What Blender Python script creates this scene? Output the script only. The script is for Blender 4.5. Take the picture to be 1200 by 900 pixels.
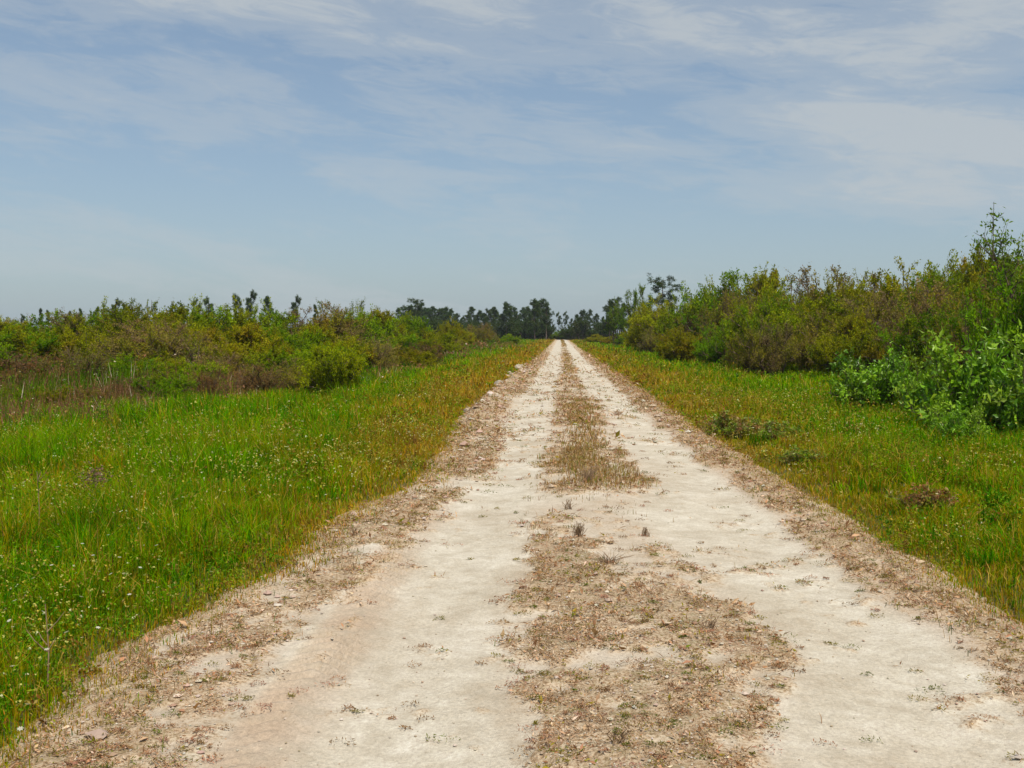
import bpy, math, random
import numpy as np
from math import radians, sin, cos, pi

# ------------------------------------------------------------------ camera, sky, sun, exposure
S = bpy.context.scene
for o in list(bpy.data.objects):
    bpy.data.objects.remove(o)
COL = S.collection
CAM_H = 1.6
cam_d = bpy.data.cameras.new('camera')
cam = bpy.data.objects.new('camera', cam_d)
COL.objects.link(cam)
cam.location = (0, 0, CAM_H)
cam.rotation_euler = (radians(90 - 2.86), 0, radians(2.72))
cam_d.lens = 36.0
cam_d.sensor_width = 36.0
cam_d.clip_start = 0.05
cam_d.clip_end = 6000
S.camera = cam

SUN_EL, SUN_AZ = 62.0, 150.0        # azimuth measured clockwise from +Y (the road's direction)
sd = bpy.data.lights.new('sun', 'SUN')
sd.energy = 4.2
sd.angle = radians(0.6)
sd.color = (1.0, 0.93, 0.81)
sun = bpy.data.objects.new('sun', sd)
COL.objects.link(sun)
sun.rotation_euler = (radians(90 - SUN_EL), 0, radians(180 - SUN_AZ))
sun.location = (0, 0, 40)

CLOUD = (5.2, 5.6, 5.85)
W = bpy.data.worlds.new('World')
S.world = W
W.use_nodes = True
nt = W.node_tree
for n in list(nt.nodes):
    nt.nodes.remove(n)


class NT:
    """Small helper for writing node trees."""
    def __init__(s, tree):
        s.t = tree

    def n(s, kind, **kw):
        nd = s.t.nodes.new(kind)
        for k, v in kw.items():
            if k in nd.inputs:
                nd.inputs[k].default_value = v
            else:
                setattr(nd, k, v)
        return nd

    def l(s, a, b):
        s.t.links.new(a, b)

    def math(s, op, a, b=None, clamp=False):
        nd = s.t.nodes.new('ShaderNodeMath')
        nd.operation = op
        nd.use_clamp = clamp
        for i, v in enumerate((a, b)):
            if v is None:
                continue
            if isinstance(v, (int, float)):
                nd.inputs[i].default_value = v
            else:
                s.l(v, nd.inputs[i])
        return nd.outputs[0]

    def noise(s, vec, scale, detail=4, rough=0.55, dist=0.0):
        nd = s.n('ShaderNodeTexNoise')
        nd.inputs['Scale'].default_value = scale
        nd.inputs['Detail'].default_value = detail
        nd.inputs['Roughness'].default_value = rough
        nd.inputs['Distortion'].default_value = dist
        if vec is not None:
            s.l(vec, nd.inputs['Vector'])
        return nd.outputs['Fac']

    def ramp(s, fac, stops, interp='LINEAR'):
        nd = s.n('ShaderNodeValToRGB')
        nd.color_ramp.interpolation = interp
        els = nd.color_ramp.elements
        while len(els) < len(stops):
            els.new(0.5)
        for e, (p, c) in zip(els, stops):
            e.position = p
            e.color = (c, c, c, 1) if isinstance(c, (int, float)) else (*c, 1)
        s.l(fac, nd.inputs[0])
        return nd.outputs[0]

    def mix(s, fac, a, b, blend='MIX'):
        nd = s.n('ShaderNodeMix')
        nd.data_type = 'RGBA'
        nd.blend_type = blend
        for sock, v in ((nd.inputs[0], fac), (nd.inputs[6], a), (nd.inputs[7], b)):
            if isinstance(v, (int, float)):
                sock.default_value = v
            elif isinstance(v, tuple):
                sock.default_value = (*v, 1)
            else:
                s.l(v, sock)
        return nd.outputs[2]


w = NT(nt)
sky = w.n('ShaderNodeTexSky')
sky.sky_type = 'NISHITA'
sky.sun_disc = False
sky.sun_elevation = radians(SUN_EL)
sky.sun_rotation = radians(SUN_AZ)
sky.air_density = 1.0
sky.dust_density = 1.2
sky.ozone_density = 1.2
tc = w.n('ShaderNodeTexCoord')
sep = w.n('ShaderNodeSeparateXYZ')
w.l(tc.outputs['Generated'], sep.inputs[0])
# thin cirrus in streaks along the horizon: noise over azimuth and height, squeezed flat
az = w.math('ARCTAN2', sep.outputs[0], sep.outputs[1])
el = w.math('MAXIMUM', sep.outputs[2], 0.0)
cmb = w.n('ShaderNodeCombineXYZ')
w.l(w.math('ADD', az, w.math('MULTIPLY', el, 0.5)), cmb.inputs[0])
w.l(w.math('ADD', w.math('MULTIPLY', el, 4.2), w.math('MULTIPLY', az, 0.35)), cmb.inputs[1])
big = w.noise(cmb.outputs[0], 3.6, 5, 0.52, 0.5)
fine = w.noise(cmb.outputs[0], 16.0, 10, 0.70, 1.0)
# the two cirrus banks of this sky: one high across the view, one lower on the right
tl = w.math('ADD', el, w.math('MULTIPLY', az, 0.10))
b1 = w.ramp(tl, [(0.20, 0.0), (0.285, 1.0), (0.335, 1.0), (0.50, 0.35)], 'EASE')
tr_ = w.math('ADD', el, w.math('MULTIPLY', az, 0.04))
b2 = w.math('MULTIPLY', w.ramp(tr_, [(0.09, 0.0), (0.155, 1.0), (0.20, 0.9), (0.255, 0.0)], 'EASE'),
            w.ramp(az, [(0.0, 0.30), (0.36, 1.0)]))
bank = w.math('MAXIMUM', b1, b2)
cl = w.math('ADD', w.math('ADD', w.math('MULTIPLY', big, 0.70), w.math('MULTIPLY', fine, 0.30)), w.math('MULTIPLY', bank, 0.17))
cov = w.ramp(cl, [(0.485, 0.0), (0.61, 0.42), (0.74, 1.0)], 'EASE')
veil = w.ramp(el, [(0.0, 0.72), (0.05, 0.55), (0.15, 0.38), (0.40, 0.22)])
skyb = w.mix(veil, w.mix(1.0, sky.outputs[0], (0.97, 1.05, 1.10), 'MULTIPLY'), (3.9, 4.8, 5.55))
skyc = w.mix(w.math('MULTIPLY', cov, 0.80), skyb, CLOUD)
bg = w.n('ShaderNodeBackground')
bg.inputs[1].default_value = 0.090
w.l(skyc, bg.inputs[0])
wo = w.n('ShaderNodeOutputWorld')
w.l(bg.outputs[0], wo.inputs[0])

S.view_settings.view_transform = 'Standard'
S.view_settings.look = 'None'
S.view_settings.exposure = 0.14
S.view_settings.gamma = 1.0
S.render.engine = 'CYCLES'
S.cycles.max_bounces = 5
S.cycles.diffuse_bounces = 2
S.cycles.transmission_bounces = 3
S.cycles.glossy_bounces = 2
S.cycles.transparent_max_bounces = 4
S.cycles.use_denoising = True
S.render.filter_size = 1.9

rng = np.random.default_rng(11)
random.seed(5)


# ------------------------------------------------------------------ numeric helpers
def hash2(ix, iy, seed):
    h = (ix.astype(np.int64) * 374761393 + iy.astype(np.int64) * 668265263 + seed * 974634777) & 0xFFFFFFFF
    h = ((h ^ (h >> 13)) * 1274126177) & 0xFFFFFFFF
    h = h ^ (h >> 16)
    return (h & 0xFFFFFF) / float(0xFFFFFF)


def vnoise(x, y, seed=0):
    x = np.asarray(x, float); y = np.asarray(y, float)
    ix = np.floor(x); iy = np.floor(y)
    fx = x - ix; fy = y - iy
    fx = fx * fx * (3 - 2 * fx); fy = fy * fy * (3 - 2 * fy)
    a = hash2(ix, iy, seed); b = hash2(ix + 1, iy, seed)
    c = hash2(ix, iy + 1, seed); d = hash2(ix + 1, iy + 1, seed)
    return (a * (1 - fx) + b * fx) * (1 - fy) + (c * (1 - fx) + d * fx) * fy


def fbm(x, y, scale=1.0, octv=4, seed=0, gain=0.5):
    t = 0; amp = 1; tot = 0
    for i in range(octv):
        t = t + amp * vnoise(np.asarray(x) * scale, np.asarray(y) * scale, seed + i * 17)
        tot += amp; amp *= gain; scale *= 2.03
    return t / tot


def sstep(a, b, x):
    t = np.clip((x - a) / (b - a), 0, 1)
    return t * t * (3 - 2 * t)


def obj(name, me, mat=None, parent=None, kind=None, label=None, cat=None, group=None):
    o = bpy.data.objects.new(name, me)
    COL.objects.link(o)
    if mat:
        me.materials.append(mat)
    if parent:
        o.parent = parent
    if kind:
        o['kind'] = kind
    if label:
        o['label'] = label
    if cat:
        o['category'] = cat
    if group:
        o['group'] = group
    return o


def mesh_np(name, V, T, C=None, smooth=False, attrs=None):
    """V (n,3) vertices, T (m,3|4) faces, C (n,3) vertex colours."""
    me = bpy.data.meshes.new(name)
    V = np.ascontiguousarray(V, dtype=np.float32)
    T = np.ascontiguousarray(T, dtype=np.int32)
    k = T.shape[1]
    me.vertices.add(len(V))
    me.vertices.foreach_set('co', V.ravel())
    me.loops.add(T.size)
    me.loops.foreach_set('vertex_index', T.ravel())
    me.polygons.add(len(T))
    me.polygons.foreach_set('loop_start', np.arange(0, T.size, k, dtype=np.int32))
    me.polygons.foreach_set('use_smooth', np.full(len(T), smooth))
    me.update(calc_edges=True)
    if C is not None:
        ca = me.color_attributes.new('col', 'FLOAT_COLOR', 'POINT')
        c4 = np.ones((len(V), 4), np.float32)
        c4[:, :3] = C
        ca.data.foreach_set('color', c4.ravel())
    for nm, arr in (attrs or {}).items():
        a = me.attributes.new(nm, 'FLOAT', 'POINT')
        a.data.foreach_set('value', np.ascontiguousarray(arr, dtype=np.float32))
    return me


# ------------------------------------------------------------------ materials
def leaf_material(name, transl=0.35, rough=0.55, spec=0.3, hue_var=0.03, val_var=0.25):
    m = bpy.data.materials.new(name)
    m.use_nodes = True
    t = NT(m.node_tree)
    for n in list(m.node_tree.nodes):
        m.node_tree.nodes.remove(n)
    at = t.n('ShaderNodeAttribute', attribute_name='col')
    oi = t.n('ShaderNodeObjectInfo')
    hsv = t.n('ShaderNodeHueSaturation')
    t.l(at.outputs['Color'], hsv.inputs['Color'])
    t.l(t.math('ADD', t.math('MULTIPLY', oi.outputs['Random'], hue_var), 0.5 - hue_var / 2), hsv.inputs['Hue'])
    r2 = t.math('FRACT', t.math('MULTIPLY', oi.outputs['Random'], 37.7))
    t.l(t.math('ADD', t.math('MULTIPLY', r2, val_var), 1 - val_var / 2), hsv.inputs['Value'])
    p = t.n('ShaderNodeBsdfPrincipled')
    t.l(hsv.outputs[0], p.inputs['Base Color'])
    p.inputs['Roughness'].default_value = rough
    p.inputs['Specular IOR Level'].default_value = spec
    out = t.n('ShaderNodeOutputMaterial')
    if transl > 0:
        tr = t.n('ShaderNodeBsdfTranslucent')
        t.l(t.mix(1.0, hsv.outputs[0], (1.0, 1.0, 0.4), 'MULTIPLY'), tr.inputs['Color'])
        mx = t.n('ShaderNodeMixShader')
        mx.inputs[0].default_value = transl
        t.l(p.outputs[0], mx.inputs[1])
        t.l(tr.outputs[0], mx.inputs[2])
        t.l(mx.outputs[0], out.inputs[0])
    else:
        t.l(p.outputs[0], out.inputs[0])
    return m


def bark_material(name, c1, c2, scale=9.0):
    m = bpy.data.materials.new(name)
    m.use_nodes = True
    t = NT(m.node_tree)
    p = m.node_tree.nodes['Principled BSDF']
    tc = t.n('ShaderNodeTexCoord')
    f = t.noise(tc.outputs['Object'], scale, 5, 0.6)
    t.l(t.ramp(f, [(0.35, c1), (0.65, c2)]), p.inputs['Base Color'])
    p.inputs['Roughness'].default_value = 0.85
    p.inputs['Specular IOR Level'].default_value = 0.2
    b = t.n('ShaderNodeBump')
    b.inputs['Strength'].default_value = 0.5
    t.l(f, b.inputs['Height'])
    t.l(b.outputs[0], p.inputs['Normal'])
    return m


M_GRASS = leaf_material('grass_blades', 0.40, 0.8, 0.0)
M_LEAF = leaf_material('shrub_leaves', 0.42, 0.75, 0.02, 0.03, 0.3)
M_GLOSSY = leaf_material('glossy_leaves', 0.32, 0.40, 0.38, 0.0, 0.0)
M_NEEDLE = leaf_material('pine_needles', 0.15, 0.6, 0.2, 0.02, 0.3)
M_DRY = leaf_material('dry_plants', 0.15, 0.8, 0.15)
M_TWIG = bark_material('twig_bark', (0.075, 0.05, 0.034), (0.155, 0.11, 0.078))
M_BARK = bark_material('pine_bark', (0.07, 0.05, 0.04), (0.17, 0.13, 0.105), 5)
M_DEAD = bark_material('dead_stalk', (0.17, 0.11, 0.06), (0.34, 0.23, 0.14), 12)


def stone_material():
    m = bpy.data.materials.new('limestone')
    m.use_nodes = True
    t = NT(m.node_tree)
    p = m.node_tree.nodes['Principled BSDF']
    tc = t.n('ShaderNodeTexCoord')
    f = t.noise(tc.outputs['Object'], 14.0, 6, 0.65)
    g = t.noise(tc.outputs['Object'], 90.0, 3, 0.6)
    c = t.ramp(f, [(0.35, (0.22, 0.155, 0.10)), (0.5, (0.40, 0.33, 0.24)), (0.65, (0.58, 0.53, 0.45))])
    t.l(t.mix(0.35, c, t.ramp(g, [(0.3, 0.25), (0.7, 0.65)]), 'OVERLAY'), p.inputs['Base Color'])
    p.inputs['Roughness'].default_value = 0.92
    b = t.n('ShaderNodeBump')
    b.inputs['Strength'].default_value = 0.7
    b.inputs['Distance'].default_value = 0.01
    t.l(t.math('ADD', f, t.math('MULTIPLY', g, 0.3)), b.inputs['Height'])
    t.l(b.outputs[0], p.inputs['Normal'])
    return m


M_STONE = stone_material()


def road_material():
    m = bpy.data.materials.new('marl_road')
    m.use_nodes = True
    t = NT(m.node_tree)
    p = m.node_tree.nodes['Principled BSDF']
    tc = t.n('ShaderNodeTexCoord')
    P = tc.outputs['Object']
    a = t.n('ShaderNodeAttribute', attribute_name='litter').outputs['Fac']
    pk = t.n('ShaderNodeAttribute', attribute_name='pink').outputs['Fac']
    big = t.noise(P, 1.3, 5, 0.6)
    mid = t.noise(P, 9.0, 5, 0.65)
    fine = t.noise(P, 55.0, 4, 0.7)
    grit = t.noise(P, 190.0, 3, 0.7)
    sand = t.ramp(t.math('ADD', t.math('MULTIPLY', big, 0.6), t.math('MULTIPLY', mid, 0.4)),
                  [(0.34, (0.40, 0.335, 0.245)), (0.50, (0.52, 0.465, 0.37)), (0.63, (0.62, 0.57, 0.475))])
    sand = t.mix(t.math('MULTIPLY', pk, 0.85), sand, (0.41, 0.305, 0.215))
    sand = t.mix(0.6, sand, t.ramp(fine, [(0.28, 0.30), (0.5, 0.5), (0.70, 0.66)]), 'OVERLAY')
    sand = t.mix(t.ramp(t.noise(P, 4.2, 6, 0.72, 0.4), [(0.50, 0.0), (0.68, 0.55)]), sand, (0.37, 0.315, 0.235))
    sand = t.mix(0.35, sand, t.ramp(grit, [(0.25, 0.28), (0.5, 0.5), (0.75, 0.70)]), 'OVERLAY')
    br = t.ramp(fine, [(0.36, (0.20, 0.125, 0.06)), (0.45, (0.38, 0.25, 0.14)), (0.58, (0.55, 0.43, 0.29))])
    br = t.mix(t.ramp(mid, [(0.5, 0.0), (0.68, 0.5)]), br, (0.16, 0.15, 0.05))
    # litter shows where its density beats a fine noise, so the patches break up at their edges
    brk = t.math('ADD', t.math('MULTIPLY', fine, 0.5), t.math('MULTIPLY', mid, 0.5))
    f = t.ramp(t.math('ADD', t.math('SUBTRACT', a, brk), 0.5), [(0.42, 0.0), (0.68, 0.88)])
    t.l(t.mix(f, sand, br), p.inputs['Base Color'])
    p.inputs['Roughness'].default_value = 0.95
    p.inputs['Specular IOR Level'].default_value = 0.12
    b = t.n('ShaderNodeBump')
    b.inputs['Strength'].default_value = 0.8
    b.inputs['Distance'].default_value = 0.014
    h = t.math('ADD', t.math('MULTIPLY', fine, 0.7), t.math('MULTIPLY', grit, 0.35))
    h = t.math('ADD', h, t.math('MULTIPLY', f, t.math('MULTIPLY', fine, 1.5)))
    t.l(h, b.inputs['Height'])
    t.l(b.outputs[0], p.inputs['Normal'])
    return m


def soil_material():
    m = bpy.data.materials.new('meadow_soil')
    m.use_nodes = True
    t = NT(m.node_tree)
    p = m.node_tree.nodes['Principled BSDF']
    tc = t.n('ShaderNodeTexCoord')
    P = tc.outputs['Object']
    f = t.noise(P, 0.35, 6, 0.6)
    g = t.noise(P, 16.0, 6, 0.7)
    c = t.ramp(f, [(0.3, (0.055, 0.075, 0.018)), (0.5, (0.085, 0.10, 0.022)), (0.7, (0.13, 0.115, 0.035))])
    t.l(t.mix(t.ramp(g, [(0.35, 0.0), (0.65, 0.8)]), c, (0.13, 0.10, 0.05)), p.inputs['Base Color'])
    p.inputs['Roughness'].default_value = 0.95
    p.inputs['Specular IOR Level'].default_value = 0.1
    b = t.n('ShaderNodeBump')
    b.inputs['Strength'].default_value = 0.8
    b.inputs['Distance'].default_value = 0.05
    t.l(g, b.inputs['Height'])
    t.l(b.outputs[0], p.inputs['Normal'])
    return m


# ------------------------------------------------------------------ the lie of the land
def edge_left(Y):
    Y = np.asarray(Y, float)
    return np.interp(Y, [0, 4.3, 5.06, 5.9, 6.9, 8.3, 9.5, 11, 15, 19, 24, 32, 70, 250],
                     [-1.85, -1.9, -2.08, -1.92, -1.68, -1.78, -1.65, -1.36, -1.45, -1.7, -1.65, -1.5, -1.4, -1.3]) \
        + 0.14 * (fbm(Y * 0 + 3.3, Y, 1.1, 3, 5) - 0.5) * 2 * 0.6


def edge_right(Y):
    Y = np.asarray(Y, float)
    return np.interp(Y, [0, 4, 11, 17, 60, 250], [2.5, 2.45, 2.28, 2.12, 1.95, 1.8]) \
        + 0.22 * (fbm(Y * 0 + 8.3, Y, 1.1, 3, 9) - 0.5) * 2 * 0.6


def mid_left(Y):
    return np.interp(Y, [0, 3.8, 5.3, 8, 11, 21, 60, 250], [-.3, -.25, -.36, -.33, -.33, -.25, -.1, 0.0])


def mid_right(Y):
    return np.interp(Y, [0, 3.5, 4.2, 4.8, 5.6, 6.5, 7.4, 9, 9.8, 11, 13, 21, 32, 60, 250],
                     [.75, .75, 1.0, 1.2, 1.25, 1.1, .95, .62, .9, 1.15, 1.0, 1.0, .75, .75, .65])


def litter(X, Y):
    """0..1 density of dead plant litter on the road."""
    X = np.asarray(X, float); Y = np.asarray(Y, float)
    n = fbm(X, Y * 0.8, 1.7, 5, 21, 0.6)
    n2 = fbm(X, Y * 0.7, 6.0, 3, 31)
    nn = 0.6 * n + 0.4 * n2
    ml, mr = mid_left(Y), mid_right(Y)
    c = sstep(-0.16, 0.22, X - ml) * sstep(-0.16, 0.22, mr - X)
    wt = np.interp(Y, [0, 6.3, 7.3, 9.6, 10.2, 14, 22, 60, 250], [0.80, 0.78, 0.68, 0.46, 0.70, 0.64, 0.60, 0.55, 0.55])
    n3 = fbm(X * .8, Y, 7.5, 3, 37, .6)
    c = c * (wt - .04 + (nn - 0.5) * 1.7 + (n3 - .5) * .75)
    el, er = edge_left(Y), edge_right(Y)
    left = sstep(1.0, 0.35, X - el) * (0.70 + (nn - 0.5) * 1.6 + (n3 - .5) * .6)
    right = sstep(0.75, 0.25, er - X) * (0.72 + (nn - 0.5) * 1.5)
    out = np.maximum(np.maximum(c, left), right)
    out = np.maximum(out, np.interp(Y, [0, 10, 18, 45, 90], [.22, .24, .34, .34, .22]) + (nn - 0.5) * 1.0 + (n3 - .5) * .9)
    return np.clip(out, 0, 1)


def road_z(X, Y, detail=True):
    X = np.asarray(X, float); Y = np.asarray(Y, float)
    z = 0.03 * np.exp(-((X - 0.35) / 0.45) ** 2)                       # crown between the wheels
    z -= 0.022 * np.exp(-((X + 0.75) / 0.30) ** 2) + 0.022 * np.exp(-((X - 1.55) / 0.30) ** 2)
    z += 0.008 * np.exp(-((X + 1.38 + 0.05 * np.sin(Y * 0.9)) / 0.055) ** 2) * (0.5 + fbm(X, Y, 2.0, 2, 44))  # thrown-up ridge
    z += 0.05 * (fbm(X, Y, 0.9, 3, 61) - 0.5)
    if detail:
        L = litter(X, Y)
        z += 0.034 * sstep(0.35, 0.75, L) * fbm(X, Y, 12, 3, 71, .6)
        z += 0.005 * (fbm(X, Y, 9, 3, 81) - 0.5)
        bm_ = np.exp(-((X + 1.62) / .22) ** 2) * sstep(17, 21, Y) * sstep(52, 40, Y)   # bank of dug-up clods on the left margin
        z += bm_ * .16 * (.4 + fbm(X, Y, 3.5, 4, 85, .6))
        tm = np.exp(-((X + 1.16) / 0.16) ** 4) * sstep(9.5, 7, Y)       # tractor tread print
        ph = (Y * 1.0 + np.abs(X + 1.16) * 0.9) / 0.11
        ph = ph + 1.1 * (fbm(X, Y, 1.6, 3, 15) - .5)
        z += 0.015 * tm * (.35 + sstep(.36, .6, fbm(X, Y, 1.8, 3, 5))) * (np.tanh(2.2 * np.sin(ph * 2 * pi)) + 0.4 * (fbm(X, Y, 12, 2, 3) - 0.5))
    el, er = edge_left(Y), edge_right(Y)
    sink = sstep(0.05, -0.7, X - el) + sstep(0.05, -0.7, er - X)
    return z - 0.16 * sink


def ground_z(X, Y):
    X = np.asarray(X, float); Y = np.asarray(Y, float)
    off = np.abs(X - 0.3) - 2.0
    z = -0.055 - 0.16 * sstep(0.2, 5.0, off) + 0.10 * (fbm(X, Y, 0.25, 3, 91) - 0.5) * sstep(0, 3, off)
    return z


def top_z(X, Y):
    return np.maximum(ground_z(X, Y), np.where((X > -3.0) & (X < 3.4), road_z(X, Y, False), -9))


def grid(name, xs, ys, zf, mat, attrs=None):
    XX, YY = np.meshgrid(xs, ys)
    ZZ = zf(XX, YY)
    V = np.stack([XX.ravel(), YY.ravel(), ZZ.ravel()], 1)
    nx, ny = len(xs), len(ys)
    i = np.arange(nx - 1)[None, :] + nx * np.arange(ny - 1)[:, None]
    i = i.ravel()
    T = np.stack([i, i + 1, i + nx + 1, i + nx], 1)
    at = {k: f(XX.ravel(), YY.ravel()) for k, f in (attrs or {}).items()}
    me = mesh_np(name, V, T, smooth=True, attrs=at)
    return obj(name, me, mat, kind='structure')


def pinkness(X, Y):
    mid = sstep(-.15, .3, X - mid_left(Y)) * sstep(-.15, .3, mid_right(Y) - X) * .45
    ridge = np.exp(-((X + 1.38 + 0.05 * np.sin(Y * 0.9)) / 0.06) ** 2)
    band = sstep(-1.34, -1.28, X) * sstep(-.94, -1.04, X + .12 * (fbm(X, Y, 3, 3, 119) - .5)) * sstep(11, 7, Y) * .3
    return np.clip(band + sstep(-.80, -1.25, X + .35 * (fbm(X, Y, 1.6, 4, 117, .6) - .5)) * .5 - ridge * .3 + sstep(0.60, 0.30, edge_right(Y) - X) * 0.85 + mid
                   + (fbm(X, Y, 0.8, 3, 111) - 0.5) * 0.5 + (fbm(X, Y, 5, 3, 113) - 0.5) * 0.5 * sstep(-.9, -1.1, X), 0, 1)


ys = [-6.0, -3.0, -1.0, 0.5, 1.6]
y = 2.4
while y < 252:
    ys.append(y)
    y += 0.0045 * y + 0.002
grid('dirt_road', np.arange(-3.0, 3.4, 0.019), np.array(ys), road_z, road_material(),
     {'litter': litter, 'pink': pinkness})
gx = np.concatenate([-np.geomspace(3000, 30, 14), np.arange(-28, 28.1, 0.5), np.geomspace(30, 3000, 14)])
gy = np.concatenate([[-300, -60, -20, -10], np.arange(-6, 60, 0.6), np.geomspace(60, 4000, 40)])
grid('ground', gx, gy, ground_z, soil_material())


# ------------------------------------------------------------------ stuff: grass and small growth
def view_mask(X, Y, m=0.20):
    """points that the photograph (or a step beside it) could show"""
    return (X > -(0.55 + m) * Y - 1.2) & (X < (0.455 + m) * Y + 1.2) & (Y > 2.6)


def blades(P, h, wd, lean, col, curve=0.5, n_seg=2):
    """P (n,3) roots; returns V, T, C of tapering bent blades."""
    n = len(P)
    a = rng.uniform(0, 2 * pi, n)
    dx, dy = np.cos(a), np.sin(a)
    b = a + pi / 2 + rng.uniform(-.5, .5, n)
    sx, sy = np.cos(b) * wd / 2, np.sin(b) * wd / 2
    V = np.empty((n, 5, 3), np.float32)
    l1 = lean * h * 0.35
    l2 = lean * h
    hz1 = h * 0.55
    hz2 = h * (1 - 0.35 * lean * curve)
    V[:, 0] = np.stack([P[:, 0] - sx, P[:, 1] - sy, P[:, 2] - .02], 1)
    V[:, 1] = np.stack([P[:, 0] + sx, P[:, 1] + sy, P[:, 2] - .02], 1)
    mx, my = P[:, 0] + dx * l1, P[:, 1] + dy * l1
    V[:, 2] = np.stack([mx + sx * .8, my + sy * .8, P[:, 2] + hz1], 1)
    V[:, 3] = np.stack([mx - sx * .8, my - sy * .8, P[:, 2] + hz1], 1)
    V[:, 4] = np.stack([P[:, 0] + dx * l2, P[:, 1] + dy * l2, P[:, 2] + hz2], 1)
    base = (np.arange(n) * 5)[:, None]
    T = np.concatenate([base + np.array([[0, 1, 2]]), base + np.array([[0, 2, 3]]), base + np.array([[3, 2, 4]])], 1).reshape(-1, 3)
    C = np.repeat(col[:, None, :], 5, 1)
    return V.reshape(-1, 3), T, C.reshape(-1, 3)


def leaves(P, size, col, up=0.5, aspect=0.5, droop=None):
    """diamond leaves folded a little along the midrib"""
    n = len(P)
    d = rng.normal(size=(n, 3))
    d[:, 2] = d[:, 2] * 0.6 + up * 0.4
    if droop is not None:
        d += droop
    d /= np.linalg.norm(d, axis=1)[:, None]
    nn = rng.normal(size=(n, 3)) * 0.7
    nn[:, 2] += up * 1.6
    s = np.cross(d, nn)
    s /= np.linalg.norm(s, axis=1)[:, None] + 1e-9
    nrm = np.cross(s, d)
    sz = np.broadcast_to(np.asarray(size, float), (n,))[:, None]
    V = np.empty((n, 4, 3), np.float32)
    V[:, 0] = P
    V[:, 1] = P + d * sz * .45 + s * sz * aspect * .5 + nrm * sz * .07
    V[:, 2] = P + d * sz
    V[:, 3] = P + d * sz * .45 - s * sz * aspect * .5 + nrm * sz * .07
    base = (np.arange(n) * 4)[:, None]
    T = np.concatenate([base + np.array([[0, 1, 2]]), base + np.array([[0, 2, 3]])], 1).reshape(-1, 3)
    C = np.repeat(col[:, None, :], 4, 1)
    return V.reshape(-1, 3), T, C.reshape(-1, 3)


def merge(parts):
    Vs, Ts, Cs = [], [], []
    o = 0
    for V, T, C in parts:
        Vs.append(V); Ts.append(T + o); Cs.append(C)
        o += len(V)
    return np.concatenate(Vs), np.concatenate(Ts), np.concatenate(Cs)


def pick(cols, w_, n, var=0.18):
    cols = np.array(cols, float)
    w_ = np.asarray(w_, float)
    if w_.ndim == 1:
        idx = rng.choice(len(cols), n, p=w_ / w_.sum())
    else:
        cw = np.cumsum(w_ / w_.sum(1)[:, None], 1)
        idx = (rng.random(n)[:, None] > cw).sum(1).clip(0, len(cols) - 1)
    c = cols[idx]
    return c * (1 + rng.uniform(-var, var, (n, 1))) * (1 + rng.uniform(-.06, .06, (n, 3)))


G_GREEN = (0.066, 0.245, 0.001)
G_DEEP = (0.026, 0.120, 0.001)
G_LIME = (0.155, 0.320, 0.001)
G_OLIVE = (0.25, 0.235, 0.002)
G_TAN = (0.46, 0.31, 0.055)
G_ORANGE = (0.44, 0.22, 0.012)
G_RED = (0.16, 0.065, 0.03)


def scatter(y0, y1, x0, x1, dens):
    n = rng.poisson(dens * (y1 - y0) * (x1 - x0))
    X = rng.uniform(x0, x1, n); Y = rng.uniform(y0, y1, n)
    k = view_mask(X, Y)
    return X[k], Y[k]


def verge(X, Y):
    """0 at the road's edge, growing away from it; plus which side"""
    return np.where(X < 0, edge_left(Y) - X, X - edge_right(Y))


def dryness(X, Y):
    v = verge(X, Y)
    n = fbm(X, Y * .5, .35, 4, 141)
    wv = np.where(X < 0, np.interp(Y, [0, 6, 9, 14, 25, 60, 150], [.25, .4, .8, 1.5, 2.5, 3.3, 2.8]),
                  np.interp(Y, [0, 8, 14, 25, 60, 150], [.4, .7, 1.4, 2.6, 3.2, 2.6]))
    d = sstep(1.6, 0.3, v / wv) * np.where(X < 0, .95, .75)
    d = d + (n - .5) * 1.1
    far = np.where(X > 0, 0.10, 0.0)
    return np.clip(d + far, 0, 1)


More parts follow.
